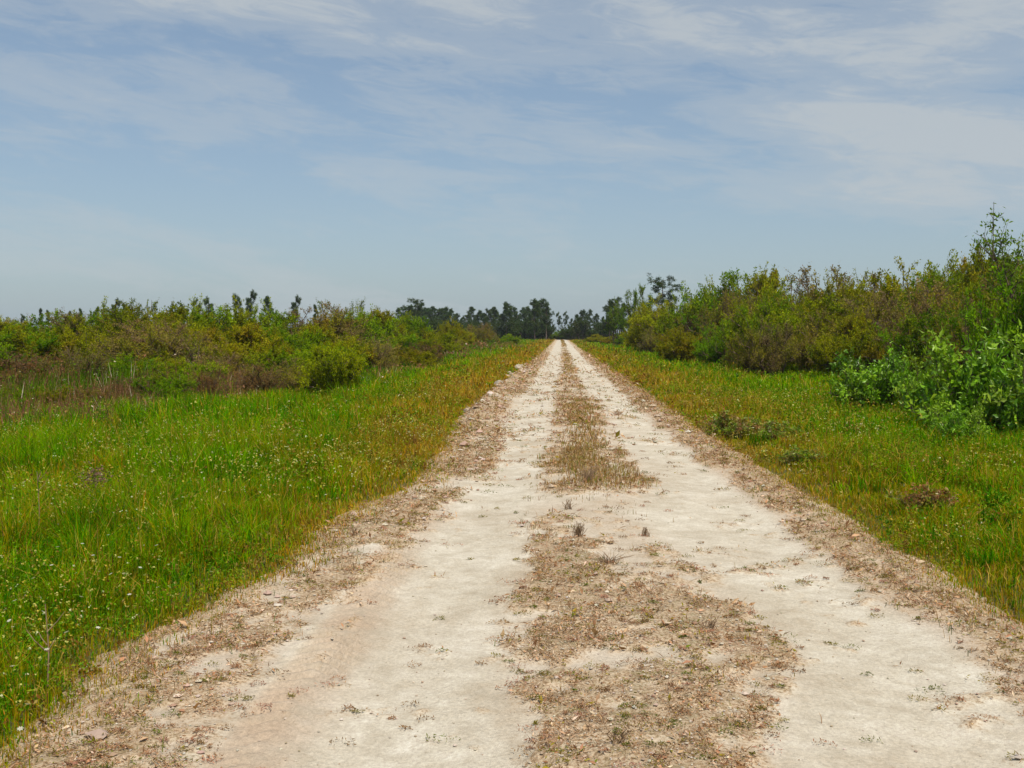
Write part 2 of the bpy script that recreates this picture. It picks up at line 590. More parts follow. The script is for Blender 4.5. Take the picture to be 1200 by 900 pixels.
def grass_layer(bands):
    parts = []
    for (y0, y1, x0, x1, dens, wd, hs) in bands:
        X, Y = scatter(y0, y1, x0, x1, dens)
        v = verge(X, Y)
        clump = fbm(X, Y, 2.2, 3, 151)
        keep = (v > -0.28 + .35 * clump) & (rng.random(len(X)) < 0.35 + 0.65 * sstep(-0.1, 0.35, v + (clump - .5) * .5))
        X, Y, v, clump = X[keep], Y[keep], v[keep], clump[keep]
        n = len(X)
        dry = dryness(X, Y)
        pat = fbm(X, Y, .55, 3, 161)
        lime = np.clip(sstep(.40, .62, pat), 0, 1)
        olv = sstep(.49, .64, fbm(X, Y * .7, 1.3, 4, 163, .6)) * (.35 + .65 * sstep(.42, .6, fbm(X, Y, .33, 2, 167)))
        olv = np.maximum(olv, .8 * sstep(.55, .68, fbm(X, Y * .6, .7, 3, 169)))
        wts = np.stack([(1 - dry) * (1 - lime) * .55, (1 - dry) * .18, (1 - dry) * (lime * .75 + .15), .14 + .35 * dry + .9 * olv,
                        .05 + .42 * dry ** 2 + .22 * olv, .015 + .12 * olv + .42 * dry ** 2 * np.where(X < 0, 1.0 + .8 * sstep(12, 30, Y), .6), .02 + .05 * dry], 1)
        col = pick([G_GREEN, G_DEEP, G_LIME, G_OLIVE, G_TAN, G_ORANGE, G_RED], wts, n)
        col *= (.78 + .34 * fbm(X, Y, 1.6, 3, 173, .6) / .5)[:, None] ** 1.0 * .95
        tall = sstep(0.0, 1.3, v) * np.where(X < 0, 1.0, .8)
        h = (0.08 + 0.25 * tall * (0.25 + 1.5 * sstep(.3, .7, clump))) * rng.uniform(.5, 1.25, n) * hs
        h *= (1 - .35 * dry) * (1 - .3 * olv)
        P = np.stack([X, Y, top_z(X, Y)], 1)
        parts.append(blades(P, h, wd * rng.uniform(.6, 1.3, n), rng.uniform(.08, 1.05, n) ** 1.2, col))
    return merge(parts)


LBANDS = [
    (2.6, 6.0, -6.0, -1.4, 4200, .005, 1.0), (6.0, 10, -8.2, -1.3, 2600, .006, 1.0), (10, 16, -12, -1.2, 1300, .009, 1.0),
    (16, 26, -20, -1.2, 520, .015, 1.05), (26, 45, -30, -1.2, 190, .026, 1.1), (45, 90, -20, -1.0, 55, .05, 1.2),
    (90, 250, -18, -1.0, 13, .11, 1.3)]
RBANDS = [
    (2.6, 6.0, 2.0, 4.6, 4200, .005, .8), (6.0, 10, 1.9, 7.0, 2600, .006, .85), (10, 16, 1.8, 10, 1300, .009, .9),
    (16, 26, 1.7, 15, 520, .015, 1.0), (26, 45, 1.6, 24, 190, .026, 1.1), (45, 90, 1.5, 22, 55, .05, 1.2),
    (90, 250, 1.4, 20, 13, .11, 1.3)]
def tussocks():
    """bunches of longer, arching blades that break the level of the meadow"""
    parts = []
    for (y0, y1, dens, wd, m) in [(2.8, 8, 5.0, .006, 34), (8, 16, 2.6, .010, 30), (16, 30, 1.0, .018, 24), (30, 60, .3, .034, 20)]:
        X, Y = scatter(y0, y1, -24, 22, dens)
        v = verge(X, Y)
        k = (v > .5) & (fbm(X, Y, .45, 3, 401) > .42)
        X, Y, v = X[k], Y[k], v[k]
        n = len(X)
        c = pick([G_DEEP, G_GREEN, G_LIME, G_OLIVE, G_TAN, (.20, .09, .03)], [.34, .24, .14, .14, .07, .07], n)
        h0 = (.20 + .20 * rng.random(n)) * (.6 + .4 * sstep(.5, 2, v))
        r_ = rng.uniform(.03, .09, n)
        Xb = np.repeat(X, m) + rng.normal(0, 1, n * m) * np.repeat(r_, m)
        Yb = np.repeat(Y, m) + rng.normal(0, 1, n * m) * np.repeat(r_, m)
        parts.append(blades(np.stack([Xb, Yb, top_z(Xb, Yb)], 1), np.repeat(h0, m) * rng.uniform(.6, 1.25, n * m), wd * rng.uniform(.6, 1.4, n * m),
                            rng.uniform(.15, 1.2, n * m), np.repeat(c, m, 0) * rng.uniform(.75, 1.2, (n * m, 1)), .7))
    return merge(parts)


V, T, C = merge([grass_layer(LBANDS), grass_layer(RBANDS), tussocks()])
obj('meadow_grass', mesh_np('meadow_grass', V, T, C), M_GRASS, kind='stuff',
    label='green and tan grass covering both verges of the track', cat='grass')
print('grass tris', len(T))


# ---- low leafy weeds mixed into the meadow
def weed_layer():
    parts = []
    for (y0, y1, x0, x1, dens, sz, nl) in [(2.6, 8, -6, 6, 120, .022, 14), (8, 16, -11, 9, 62, .032, 13), (16, 30, -17, 15, 24, .05, 12),
                                           (30, 60, -22, 22, 3.6, .10, 12), (60, 200, -18, 18, .7, .2, 10)]:
        X, Y = scatter(y0, y1, x0, x1, dens)
        v = verge(X, Y)
        k = (v > 0.15) & (fbm(X, Y, .8, 3, 171) + .25 * (rng.random(len(X)) - .5) > .45)
        X, Y, v = X[k], Y[k], v[k]
        n = len(X)
        ht = (.08 + .27 * sstep(0, 1.5, v)) * rng.uniform(.5, 1.2, n)
        dry = dryness(X, Y)
        base = pick([(.16, .27, .01), (.07, .16, .008), (.26, .27, .015), (.20, .08, .02), (.32, .22, .06)],
                    np.stack([.4 * (1 - dry), .35 * (1 - dry), .2 + .2 * dry, .05 + .12 * dry, .04 + .2 * dry], 1), n)
        X2 = np.repeat(X, nl); Y2 = np.repeat(Y, nl)
        z0 = np.repeat(top_z(X, Y), nl)
        hh = np.repeat(ht, nl) * rng.uniform(.25, 1.1, n * nl)
        r = np.repeat(ht, nl) * .4
        P = np.stack([X2 + rng.normal(0, 1, n * nl) * r * .5, Y2 + rng.normal(0, 1, n * nl) * r * .5, z0 + hh], 1)
        parts.append(leaves(P, sz * rng.uniform(.6, 1.3, n * nl), np.repeat(base, nl, 0) * rng.uniform(.8, 1.2, (n * nl, 1)), .7, .5))
    return merge(parts)


V, T, C = weed_layer()
obj('meadow_weeds', mesh_np('meadow_weeds', V, T, C), M_GRASS, kind='stuff',
    label='small leafy weeds growing through the grass on both verges', cat='weeds')


# ---- pale seed heads and tiny blossoms dotted over the meadow
def speck_layer():
    parts = []
    for (y0, y1, x0, x1, dens, sz) in [(2.6, 8, -6, 6, 190, .0115), (8, 16, -11, 9, 85, .0165), (16, 30, -17, 15, 12.0, .026), (30, 55, -20, 20, 1.2, .05)]:
        X, Y = scatter(y0, y1, x0, x1, dens)
        v = verge(X, Y)
        k = (v > 0.3) & (fbm(X, Y, .9, 3, 181) > np.where(X < 0, .47, .54))
        X, Y, v = X[k], Y[k], v[k]
        n = len(X)
        z = top_z(X, Y) + (.12 + .27 * sstep(0, 1.3, v)) * rng.uniform(.6, 1.15, n)
        c = pick([(.58, .50, .15), (.52, .36, .06), (.66, .62, .38), (.42, .22, .05)], [.42, .27, .15, .16], n)
        for q in range(3):
            P = np.stack([X, Y, z], 1) + rng.normal(0, sz * .3, (n, 3))
            parts.append(leaves(P, sz * rng.uniform(.7, 1.3, n), c, .8, .9))
        stem = np.stack([X, Y, top_z(X, Y)], 1)
        h = z - stem[:, 2]
        parts.append(blades(stem, h, np.full(n, sz * .18), np.full(n, .03), pick([G_OLIVE, G_GREEN], [.5, .5], n)))
    return merge(parts)


V, T, C = speck_layer()
obj('tiny_blossoms', mesh_np('tiny_blossoms', V, T, C), M_GRASS, kind='stuff',
    label='tiny cream and yellow blossoms dotted all over the grass', cat='flowers')


# ---- tall weeds and rushes in the wet strip before the left thicket
def left_front(Y):
    """X of the front of the left thicket at distance Y"""
    return np.interp(Y, [14, 18, 21, 27, 32, 55, 100, 240], [-11, -10.2, -9.6, -8.6, -7.4, -7.2, -6.4, -5.0])


def tall_weeds():
    parts = []
    for (y0, y1, dens, wd) in [(17, 24, 150, .016), (24, 34, 95, .022), (34, 60, 34, .035), (60, 130, 9, .07)]:
        X, Y = scatter(y0, y1, -30, -5.0, dens)
        d = left_front(Y) - X + (fbm(X, Y, .5, 2, 191) - .5) * 2.0
        k = (d > -1.4) & (d < 9)
        X, Y, d = X[k], Y[k], d[k]
        n = len(X)
        pat = fbm(X * 1.0, Y * .45, .45, 3, 201)
        brown = sstep(.48, .62, pat + .14 * sstep(31, 24, Y))
        col = pick([(.20, .11, .06), (.30, .15, .08), (.06, .15, .004), (.10, .19, .005), (.60, .52, .38)],
                   np.stack([brown * .6, brown * .5, (1 - brown) * .6, (1 - brown) * .4 + .1, .03 + 0 * brown], 1), n)
        h = (.42 + .5 * sstep(-1.4, 2.5, d)) * rng.uniform(.45, 1.2, n) * (.8 + .5 * fbm(X, Y, 1.2, 2, 211))
        parts.append(blades(np.stack([X, Y, ground_z(X, Y)], 1), h, wd * rng.uniform(.6, 1.3, n), rng.uniform(.03, .5, n), col))
        # leaves on the weeds
        m = n // 2
        P = np.stack([X[:m] + rng.normal(0, .08, m), Y[:m] + rng.normal(0, .08, m), ground_z(X[:m], Y[:m]) + h[:m] * rng.uniform(.3, 1, m)], 1)
        parts.append(leaves(P, wd * 4 * rng.uniform(.6, 1.3, m), col[:m] * 1.1, .5, .45))
    return merge(parts)


V, T, C = tall_weeds()
obj('tall_weeds', mesh_np('tall_weeds', V, T, C), M_GRASS, kind='stuff',
    label='brown and green tall weeds in the wet strip before the left thicket', cat='weeds')


def right_front(Y):
    return np.interp(Y, [10, 16, 22, 28, 40, 46, 60, 90, 240], [6.4, 7.0, 8.0, 9.5, 9.0, 7.6, 8.2, 9.0, 9.5])


def right_weeds():
    parts = []
    for (y0, y1, dens, wd) in [(13, 20, 90, .014), (20, 30, 90, .02), (30, 48, 48, .03), (48, 130, 11, .065)]:
        X, Y = scatter(y0, y1, 4.5, 26, dens)
        d = X - right_front(Y) + (fbm(X, Y, .5, 2, 291) - .5) * 2.4
        k = (d > -2.0) & (d < 9)
        X, Y, d = X[k], Y[k], d[k]
        n = len(X)
        pat = fbm(X, Y * .45, .45, 3, 301)
        br = sstep(.5, .62, pat)
        col = pick([(.30, .20, .03), (.28, .28, .01), (.12, .25, .005), (.20, .35, .006)],
                   np.stack([br * .6, br * .4 + .2, (1 - br) * .5, (1 - br) * .4 + .1], 1), n)
        h = (.22 + .45 * sstep(-2.0, 2.5, d)) * rng.uniform(.45, 1.2, n)
        parts.append(blades(np.stack([X, Y, ground_z(X, Y)], 1), h, wd * rng.uniform(.6, 1.3, n), rng.uniform(.05, .6, n), col))
        m = n // 2
        P = np.stack([X[:m] + rng.normal(0, .08, m), Y[:m] + rng.normal(0, .08, m), ground_z(X[:m], Y[:m]) + h[:m] * rng.uniform(.3, 1, m)], 1)
        parts.append(leaves(P, wd * 4 * rng.uniform(.6, 1.3, m), col[:m] * 1.1, .5, .45))
    return merge(parts)


V, T, C = right_weeds()
obj('thicket_weeds', mesh_np('thicket_weeds', V, T, C), M_GRASS, kind='stuff',
    label='knee high olive weeds along the foot of the right thicket', cat='weeds')


# ---- what lies on the road: dead litter, gravel, sparse dry grass
def road_litter():
    parts = []
    for (y0, y1, dens, sz) in [(2.6, 5, 11000, .011), (5, 8, 5500, .014), (8, 14, 2600, .020), (14, 30, 800, .036), (30, 80, 110, .075)]:
        n = rng.poisson(dens * (y1 - y0) * 4.8)
        X = rng.uniform(-2.2, 2.6, n); Y = rng.uniform(y0, y1, n)
        L = litter(X, Y)
        cl_ = fbm(X, Y * .8, 8, 3, 221, .6)
        k = (rng.random(n) < sstep(.42, .72, L) * (.08 + 1.3 * sstep(.48, .60, cl_))) & (X > edge_left(Y) - .2) & (X < edge_right(Y) + .2)
        X, Y = X[k], Y[k]
        n = len(X)
        z = road_z(X, Y) + .003 + np.abs(rng.normal(0, sz * .35, n)) * (.4 + 3.2 * sstep(.5, .72, cl_[k]))
        g_ = sstep(.56, .66, fbm(X, Y, 3.0, 3, 227))
        c = pick([(.45, .27, .13), (.56, .39, .21), (.27, .155, .06), (.68, .54, .37), (.28, .24, .02), (.14, .17, .01)],
                 np.stack([.32 + 0 * g_, .26 * (1 - g_) + .02, .18 + 0 * g_, .16 * (1 - g_), .05 + .35 * g_, .01 + .2 * g_], 1), n)
        parts.append(leaves(np.stack([X, Y, z], 1), sz * np.exp(rng.normal(-.1, .5, n)), c, .35, .38))
        q = rng.random(n) < .22                     # flattened straws of dead grass among it
        parts.append(leaves(np.stack([X[q], Y[q], z[q]], 1), sz * rng.uniform(2.0, 4.5, q.sum()), pick([(.50, .38, .22), (.36, .25, .13), (.24, .15, .07)], [.4, .35, .25], q.sum()), .02, .07))
    # small dead rosettes and mats, darker than the loose litter
    for (y0, y1, dens, rad, m) in [(2.6, 5.5, 120, .022, 36), (5.5, 10, 62, .028, 32), (10, 18, 28, .042, 26), (18, 40, 9, .07, 22)]:
        n = rng.poisson(dens * (y1 - y0) * 4.6)
        X = rng.uniform(-2.1, 2.5, n); Y = rng.uniform(y0, y1, n)
        L = litter(X, Y)
        k = (rng.random(n) < sstep(.30, .62, L) + .012) & (X > edge_left(Y)) & (X < edge_right(Y))
        X, Y = X[k], Y[k]
        n = len(X)
        base = pick([(.23, .14, .05), (.33, .19, .09), (.20, .18, .02), (.11, .14, .01), (.36, .20, .12)], [.26, .22, .24, .16, .12], n)
        R_ = rad * np.exp(rng.normal(0, .45, n))
        a = rng.uniform(0, 2 * pi, (n, m)); q = np.sqrt(rng.random((n, m))) * R_[:, None]
        x = (X[:, None] + np.cos(a) * q * 1.7).ravel(); y_ = (Y[:, None] + np.sin(a) * q).ravel()
        z = np.repeat(road_z(X, Y), m) + .006 + (np.repeat(R_, m) - q.ravel()) * .55 * rng.uniform(.3, 1, n * m)
        parts.append(leaves(np.stack([x, y_, z], 1), rad * .62 * rng.uniform(.6, 1.3, n * m),
                            np.repeat(base, m, 0) * rng.uniform(.75, 1.25, (n * m, 1)), .5, .3))
    return merge(parts)


V, T, C = road_litter()
obj('dry_litter', mesh_np('dry_litter', V, T, C), M_DRY, kind='stuff',
    label='brown dead plant litter strewn over the crown and margins of the track', cat='litter')
print('litter', len(T))


def pebbles():
    ico = np.array([(0, 0, 1), (.9, 0, .3), (.28, .85, .3), (-.72, .52, .3), (-.72, -.52, .3), (.28, -.85, .3), (0, 0, -.6)])
    F = np.array([(0, 1, 2), (0, 2, 3), (0, 3, 4), (0, 4, 5), (0, 5, 1), (6, 2, 1), (6, 3, 2), (6, 4, 3), (6, 5, 4), (6, 1, 5)])
    parts = []
    for (y0, y1, dens, sz) in [(2.6, 6, 700, .0045), (6, 12, 170, .0065), (12, 30, 24, .013)]:
        n = rng.poisson(dens * (y1 - y0) * 4.6)
        X = rng.uniform(-2.1, 2.5, n); Y = rng.uniform(y0, y1, n)
        k = (X > edge_left(Y)) & (X < edge_right(Y)) & (rng.random(n) < .06 + .9 * sstep(.3, .8, litter(X, Y)))
        X, Y = X[k], Y[k]
        n = len(X)
        s = sz * np.exp(rng.normal(0, .42, n))
        a = rng.uniform(0, 2 * pi, n)
        B = ico[None] * (1 + rng.uniform(-.3, .3, (n, 7, 1))) * s[:, None, None]
        x = B[..., 0] * np.cos(a)[:, None] - B[..., 1] * np.sin(a)[:, None]
        y_ = B[..., 0] * np.sin(a)[:, None] + B[..., 1] * np.cos(a)[:, None]
        Vp = np.stack([x + X[:, None], y_ * 1.2 + Y[:, None], B[..., 2] * .7 + (road_z(X, Y) + s * .25)[:, None]], 2)
        Tp = (np.arange(n) * 7)[:, None, None] + F[None]
        c = pick([(.52, .45, .35), (.40, .31, .21), (.62, .56, .46)], [.5, .3, .2], n, .12)
        parts.append((Vp.reshape(-1, 3), Tp.reshape(-1, 3), np.repeat(c, 7, 0)))
    return merge(parts)


def clods():
    """crumbs of dried marl along the margins and crown, a few centimetres across"""
    ico = np.array([(0, 0, 1), (.9, 0, .3), (.28, .85, .3), (-.72, .52, .3), (-.72, -.52, .3), (.28, -.85, .3), (0, 0, -.6)])
    F = np.array([(0, 1, 2), (0, 2, 3), (0, 3, 4), (0, 4, 5), (0, 5, 1), (6, 2, 1), (6, 3, 2), (6, 4, 3), (6, 5, 4), (6, 1, 5)])
    parts = []
    for (y0, y1, dens, sz) in [(2.6, 8, 45, .011), (8, 16, 24, .020), (16, 30, 14, .034), (30, 60, 5, .05)]:
        n = rng.poisson(dens * (y1 - y0) * 4.4)
        X = rng.uniform(-1.95, 2.45, n); Y = rng.uniform(y0, y1, n)
        wl = sstep(.75, .1, X - edge_left(Y)) * .9 + sstep(.5, .1, edge_right(Y) - X) * .35 + .35 * sstep(.5, .8, litter(X, Y))
        k = (X > edge_left(Y) - .1) & (X < edge_right(Y)) & (rng.random(n) < wl)
        X, Y = X[k], Y[k]
        n = len(X)
        s_ = sz * np.exp(rng.normal(0, .5, n)); a = rng.uniform(0, 2 * pi, n)
        B = ico[None] * (1 + rng.uniform(-.4, .4, (n, 7, 1))) * s_[:, None, None]
        x = B[..., 0] * np.cos(a)[:, None] - B[..., 1] * np.sin(a)[:, None]
        y_ = B[..., 0] * np.sin(a)[:, None] + B[..., 1] * np.cos(a)[:, None]
        Vp = np.stack([x + X[:, None], y_ + Y[:, None], B[..., 2] * .6 + (road_z(X, Y) + s_ * .15)[:, None]], 2)
        Tp = (np.arange(n) * 7)[:, None, None] + F[None]
        c = pick([(.46, .36, .26), (.34, .24, .15), (.58, .51, .41)], [.45, .25, .3], n, .12)
        parts.append((Vp.reshape(-1, 3), Tp.reshape(-1, 3), np.repeat(c, 7, 0)))
    return merge(parts)


V, T, C = clods()
obj('marl_crumbs', mesh_np('marl_crumbs', V, T, C), M_DRY, kind='stuff', label='crumbs of dried earth along the margins of the track', cat='earth')
V, T, C = pebbles()
obj('gravel', mesh_np('gravel', V, T, C), M_DRY, kind='stuff', label='pale limestone gravel loose on the track', cat='gravel')


def road_grass():
    parts = []
    # grass standing in the strip between the wheel tracks, and thin dry wisps at the margins
    for (y0, y1, dens, wd, hh) in [(2.8, 7.6, 110, .004, .035), (7.6, 10.2, 420, .005, .05), (10.2, 14, 1350, .006, .07), (14, 24, 560, .010, .065),
                                   (24, 50, 170, .018, .06), (50, 110, 50, .035, .08), (110, 230, 18, .07, .12)]:
        n = rng.poisson(dens * (y1 - y0) * 1.5)
        X = rng.uniform(-.4, 1.1, n); Y = rng.uniform(y0, y1, n)
        c0 = np.interp(Y, [10, 14, 24, 60, 250], [.32, .36, .45, .4, .35])
        wid = np.interp(Y, [3, 10, 10.3, 12.5, 14, 24, 60, 250], [.9, .45, .50, .42, .24, .26, .24, .26])
        d = np.abs(X - c0) / wid
        nn = fbm(X, Y * .6, 3.6, 4, 231, .65)
        k = (d + (nn - .5) * 3.4 < .95) & ((Y > 10) | (nn < .36)) & (rng.random(n) < .35 + sstep(9.5, 12.5, Y)) & ((Y < 24) | (fbm(X, Y, .35, 2, 251) > .47))
        X, Y, nn = X[k], Y[k], nn[k]
        n = len(X)
        c = pick([(.42, .28, .10), (.32, .18, .05), (.24, .20, .03), (.13, .17, .015), (.20, .10, .035)], [.32, .26, .24, .08, .10], n)
        parts.append(blades(np.stack([X, Y, road_z(X, Y)], 1), hh * rng.uniform(.4, 1.4, n), wd * rng.uniform(.7, 1.3, n), rng.uniform(.2, 1.0, n), c))
    for (y0, y1, dens, wd) in [(2.8, 8, 300, .004), (8, 16, 190, .007), (16, 40, 60, .014), (40, 120, 14, .04)]:
        n = rng.poisson(dens * (y1 - y0) * 5)
        X = rng.uniform(-2.3, 2.7, n); Y = rng.uniform(y0, y1, n)
        dl = X - edge_left(Y); dr = edge_right(Y) - X
        d = np.minimum(dl, dr)
        k = (d > -.2) & (d < .45) & (fbm(X, Y, 3.2, 3, 241) > .52)
        X, Y = X[k], Y[k]
        n = len(X)
        c = pick([(.42, .30, .14), (.30, .19, .08), (.13, .15, .03), (.08, .12, .02)], [.35, .3, .2, .15], n)
        parts.append(blades(np.stack([X, Y, top_z(X, Y)], 1), rng.uniform(.02, .09, n), wd * rng.uniform(.7, 1.3, n), rng.uniform(.3, 1.1, n), c))
    return merge(parts)


V, T, C = road_grass()
obj('dry_grass', mesh_np('dry_grass', V, T, C), M_DRY, kind='stuff',
    label='short dry grass between the wheel tracks and at the track margins', cat='grass')


# ------------------------------------------------------------------ woody plants
def tube(path, r0, r1, sides=4):
    path = np.asarray(path, float)
    k = len(path)
    V = []
    for i in range(k):
        t = path[min(i + 1, k - 1)] - path[max(i - 1, 0)]
        t = t / (np.linalg.norm(t) + 1e-9)
        a = np.cross(t, (0.31, 0.95, 0.1)); a /= np.linalg.norm(a) + 1e-9
        b = np.cross(t, a)
        r = r0 + (r1 - r0) * i / (k - 1)
        for s in range(sides):
            th = 2 * pi * s / sides
            V.append(path[i] + (a * cos(th) + b * sin(th)) * r)
    T = []
    for i in range(k - 1):
        for s in range(sides):
            p = i * sides + s; q = i * sides + (s + 1) % sides
            T += [(p, q, q + sides), (p, q + sides, p + sides)]
    return np.array(V), np.array(T)


def tubes_mesh(name, tubes):
    Vs, Ts, o = [], [], 0
    for V, T in tubes:
        Vs.append(V); Ts.append(T + o); o += len(V)
    return mesh_np(name, np.concatenate(Vs), np.concatenate(Ts), smooth=True)


def segs_mesh(A, B, ra, rb):
    """many straight 3-sided twigs at once"""
    n = len(A)
    t = B - A
    t /= np.linalg.norm(t, axis=1)[:, None] + 1e-9
    a = np.cross(t, np.array([.31, .95, .1])); a /= np.linalg.norm(a, axis=1)[:, None] + 1e-9
    b = np.cross(t, a)
    V = np.empty((n, 6, 3))
    for s in range(3):
        th = 2 * pi * s / 3
        o = a * cos(th) + b * sin(th)
        V[:, s] = A + o * np.asarray(ra)[:, None]
        V[:, s + 3] = B + o * np.asarray(rb)[:, None]
    F = np.array([(0, 1, 4), (0, 4, 3), (1, 2, 5), (1, 5, 4), (2, 0, 3), (2, 3, 5)])
    T = (np.arange(n) * 6)[:, None, None] + F[None]
    return V.reshape(-1, 3), T.reshape(-1, 3)


def grow_shrub(seed, R, H, pal, wts, n_stem=16, n_br=9, n_tw=6, n_leaf=9, leaf=.06, low=.25, twig_r=.006, aspect=.45,
               leafy_from=.3, open_=0.0, up=.6, spikes=2):
    """returns (stems mesh, foliage mesh): arching stems that fork twice, leaves set along the outer twigs"""
    global rng
    keep = rng
    rng = np.random.default_rng(seed)
    tubes = []
    A, B, ra, rb = [], [], [], []
    tips = []
    lobes = rng.uniform(.72, 1.12, 9)
    for s in range(n_stem):
        az = 2 * pi * (s + rng.uniform(0, .9)) / n_stem
        el = np.arcsin(rng.uniform(low, 1.0))
        lob = lobes[int(az / (2 * pi) * 9) % 9] * rng.uniform(.8, 1.08)
        tgt = np.array([cos(az) * cos(el) * R * lob, sin(az) * cos(el) * R * lob, H * (.15 + .85 * sin(el)) * lob])
        base = np.array([cos(az), sin(az), 0]) * R * rng.uniform(.03, .3) + np.array([0, 0, -.05])
        ctrl = base * .4 + tgt * .4 + np.array([0, 0, H * .25])
        ts = np.linspace(0, 1, 6)[:, None]
        path = (1 - ts) ** 2 * base + 2 * ts * (1 - ts) * ctrl + ts ** 2 * tgt
        path[1:-1] += rng.normal(0, .04 * R, (4, 3))
        tubes.append(tube(path, .012 + .012 * H, .006, 5))
        for b in range(n_br):
            t = rng.uniform(leafy_from, 1.0)
            i = min(int(t * 5), 4)
            p = path[i] + (path[i + 1] - path[i]) * (t * 5 - i)
            d = rng.normal(size=3); d[2] = abs(d[2]) * .9 + .15
            d += (p - np.array([0, 0, H * .35])) / max(R, H) * .9
            d /= np.linalg.norm(d)
            L = rng.uniform(.18, .38) * R
            q = p + d * L
            A.append(p); B.append(q); ra.append(.007 + .002 * H); rb.append(.004)
            for k in range(n_tw):
                u = rng.uniform(.25, 1)
                p2 = p + (q - p) * u
                d2 = d * .7 + rng.normal(size=3) * .75; d2[2] += .25
                d2 /= np.linalg.norm(d2)
                L2 = rng.uniform(.10, .24) * R
                q2 = p2 + d2 * L2
                q2[2] = max(q2[2], .04)
                A.append(p2); B.append(q2); ra.append(twig_r); rb.append(twig_r * .5)
                tips.append((p2, q2))
    # a few shoots that stand out of the outline
    for s in range(spikes):
        az = rng.uniform(0, 2 * pi); rr = rng.uniform(.1, .75) * R
        p = np.array([cos(az) * rr, sin(az) * rr, H * .75])
        q = p + np.array([rng.normal(0, .1), rng.normal(0, .1), 1]) * H * rng.uniform(.18, .32)
        A.append(p); B.append(q); ra.append(.008); rb.append(.004)
        for k in range(5):
            u = rng.uniform(.3, 1); p2 = p + (q - p) * u
            q2 = p2 + rng.normal(size=3) * .12 * R * .6 + np.array([0, 0, .08])
            A.append(p2); B.append(q2); ra.append(twig_r); rb.append(twig_r * .5)
            tips.append((p2, q2))
    V1, T1 = segs_mesh(np.array(A), np.array(B), ra, rb)
    tubes.append((V1, T1))
    zk = H / np.percentile(np.array(B)[:, 2], 99.6)
    for q in tubes:
        q[0][:, 2] *= zk
    stem = tubes_mesh('stems', tubes)
    tips = np.array(tips)
    n = len(tips)
    cnt = rng.poisson(n_leaf * (1 - open_), n)
    idx = np.repeat(np.arange(n), cnt)
    m = len(idx)
    u = rng.uniform(.1, 1.12, m)[:, None]
    P = tips[idx, 0] + (tips[idx, 1] - tips[idx, 0]) * u + rng.normal(0, leaf * .35, (m, 3))
    P[:, 2] = np.maximum(P[:, 2] * zk, .03)
    ns = max(1, n // (n_br * n_tw))
    br = pick(pal, wts, n, .12)                 # each twig has its own tone
    st_ = pick(pal, wts, ns + 1, .2)            # and every stem leans to a tone of its own
    br = br * .45 + st_[np.minimum(np.arange(n) // (n_br * n_tw), ns)] * .55
    col = br[idx] * rng.uniform(.8, 1.2, (m, 1))
    V, T, C = leaves(P, leaf * rng.uniform(.6, 1.3, m), col, up, aspect)
    fol = mesh_np('foliage', V, T, C)
    rng = keep
    return stem, fol


OLIVE = [(.25, .275, .005), (.33, .33, .008), (.14, .18, .004), (.30, .21, .015)]
GREEN = [(.16, .28, .005), (.25, .35, .006), (.085, .17, .004), (.29, .31, .010)]
BRIGHT = [(.20, .41, .008), (.11, .25, .005), (.33, .50, .02), (.045, .11, .005)]
BROWN = [(.21, .115, .045), (.27, .155, .055), (.16, .11, .05), (.22, .22, .015)]
DARK = [(.04, .075, .014), (.06, .10, .02), (.03, .055, .014)]

KIND = {}


def proto(key, n, *a, **k):
    KIND[key] = [grow_shrub(hash(key) % 1 + 100 * len(KIND) + i, *a, **k) for i in range(n)]


proto('olive', 4, 1.0, 1.0, OLIVE, [.4, .3, .2, .1], n_stem=26, n_br=10, n_tw=6, n_leaf=32, leaf=.038, leafy_from=.3, twig_r=.0025)
proto('green', 4, 1.0, 1.0, GREEN, [.4, .25, .2, .15], n_stem=26, n_br=10, n_tw=6, n_leaf=32, leaf=.040, leafy_from=.15, twig_r=.0025)
proto('bare', 3, 1.0, 1.0, [(.24, .16, .10), (.26, .25, .012), (.32, .26, .03), (.16, .22, .008)], [.3, .28, .25, .17], n_stem=26, n_br=10, n_tw=7, n_leaf=20,
      leaf=.034, leafy_from=.2, twig_r=.0032)
proto('brown', 3, 1.0, 1.0, BROWN, [.35, .3, .25, .1], n_stem=22, n_br=9, n_tw=6, n_leaf=16, leaf=.04, leafy_from=.15, twig_r=.0035, spikes=9)
proto('bright', 3, 1.0, 1.0, BRIGHT, [.35, .3, .2, .15], n_stem=26, n_br=9, n_tw=5, n_leaf=9, leaf=.095, leafy_from=.2, twig_r=.004,
      aspect=.42, low=.05, up=.5, spikes=3)
proto('tree', 3, 1.0, 1.9, [(.13, .22, .010), (.20, .28, .012), (.09, .16, .010)], [.4, .3, .3], n_stem=14, n_br=8, n_tw=6, n_leaf=16,
      leaf=.06, leafy_from=.45, twig_r=.006, low=.35, spikes=5)
proto('yellow', 1, 1.0, 1.0, [(.36, .42, .008), (.26, .34, .006), (.42, .42, .012), (.14, .2, .005)], [.35, .3, .2, .15], n_stem=26, n_br=10, n_tw=6,
      n_leaf=18, leaf=.05, leafy_from=.15, twig_r=.0025)
proto('dark', 2, 1.0, 1.0, DARK, [.4, .4, .2], n_stem=18, n_br=8, n_tw=5, n_leaf=12, leaf=.07, leafy_from=.2, twig_r=.004)
proto('sparse', 2, 1.0, 1.9, [(.12, .20, .012), (.17, .24, .02)], [.5, .5], n_stem=9, n_br=8, n_tw=6, n_leaf=8,
      leaf=.06, leafy_from=.5, twig_r=.004, low=.45, spikes=1)


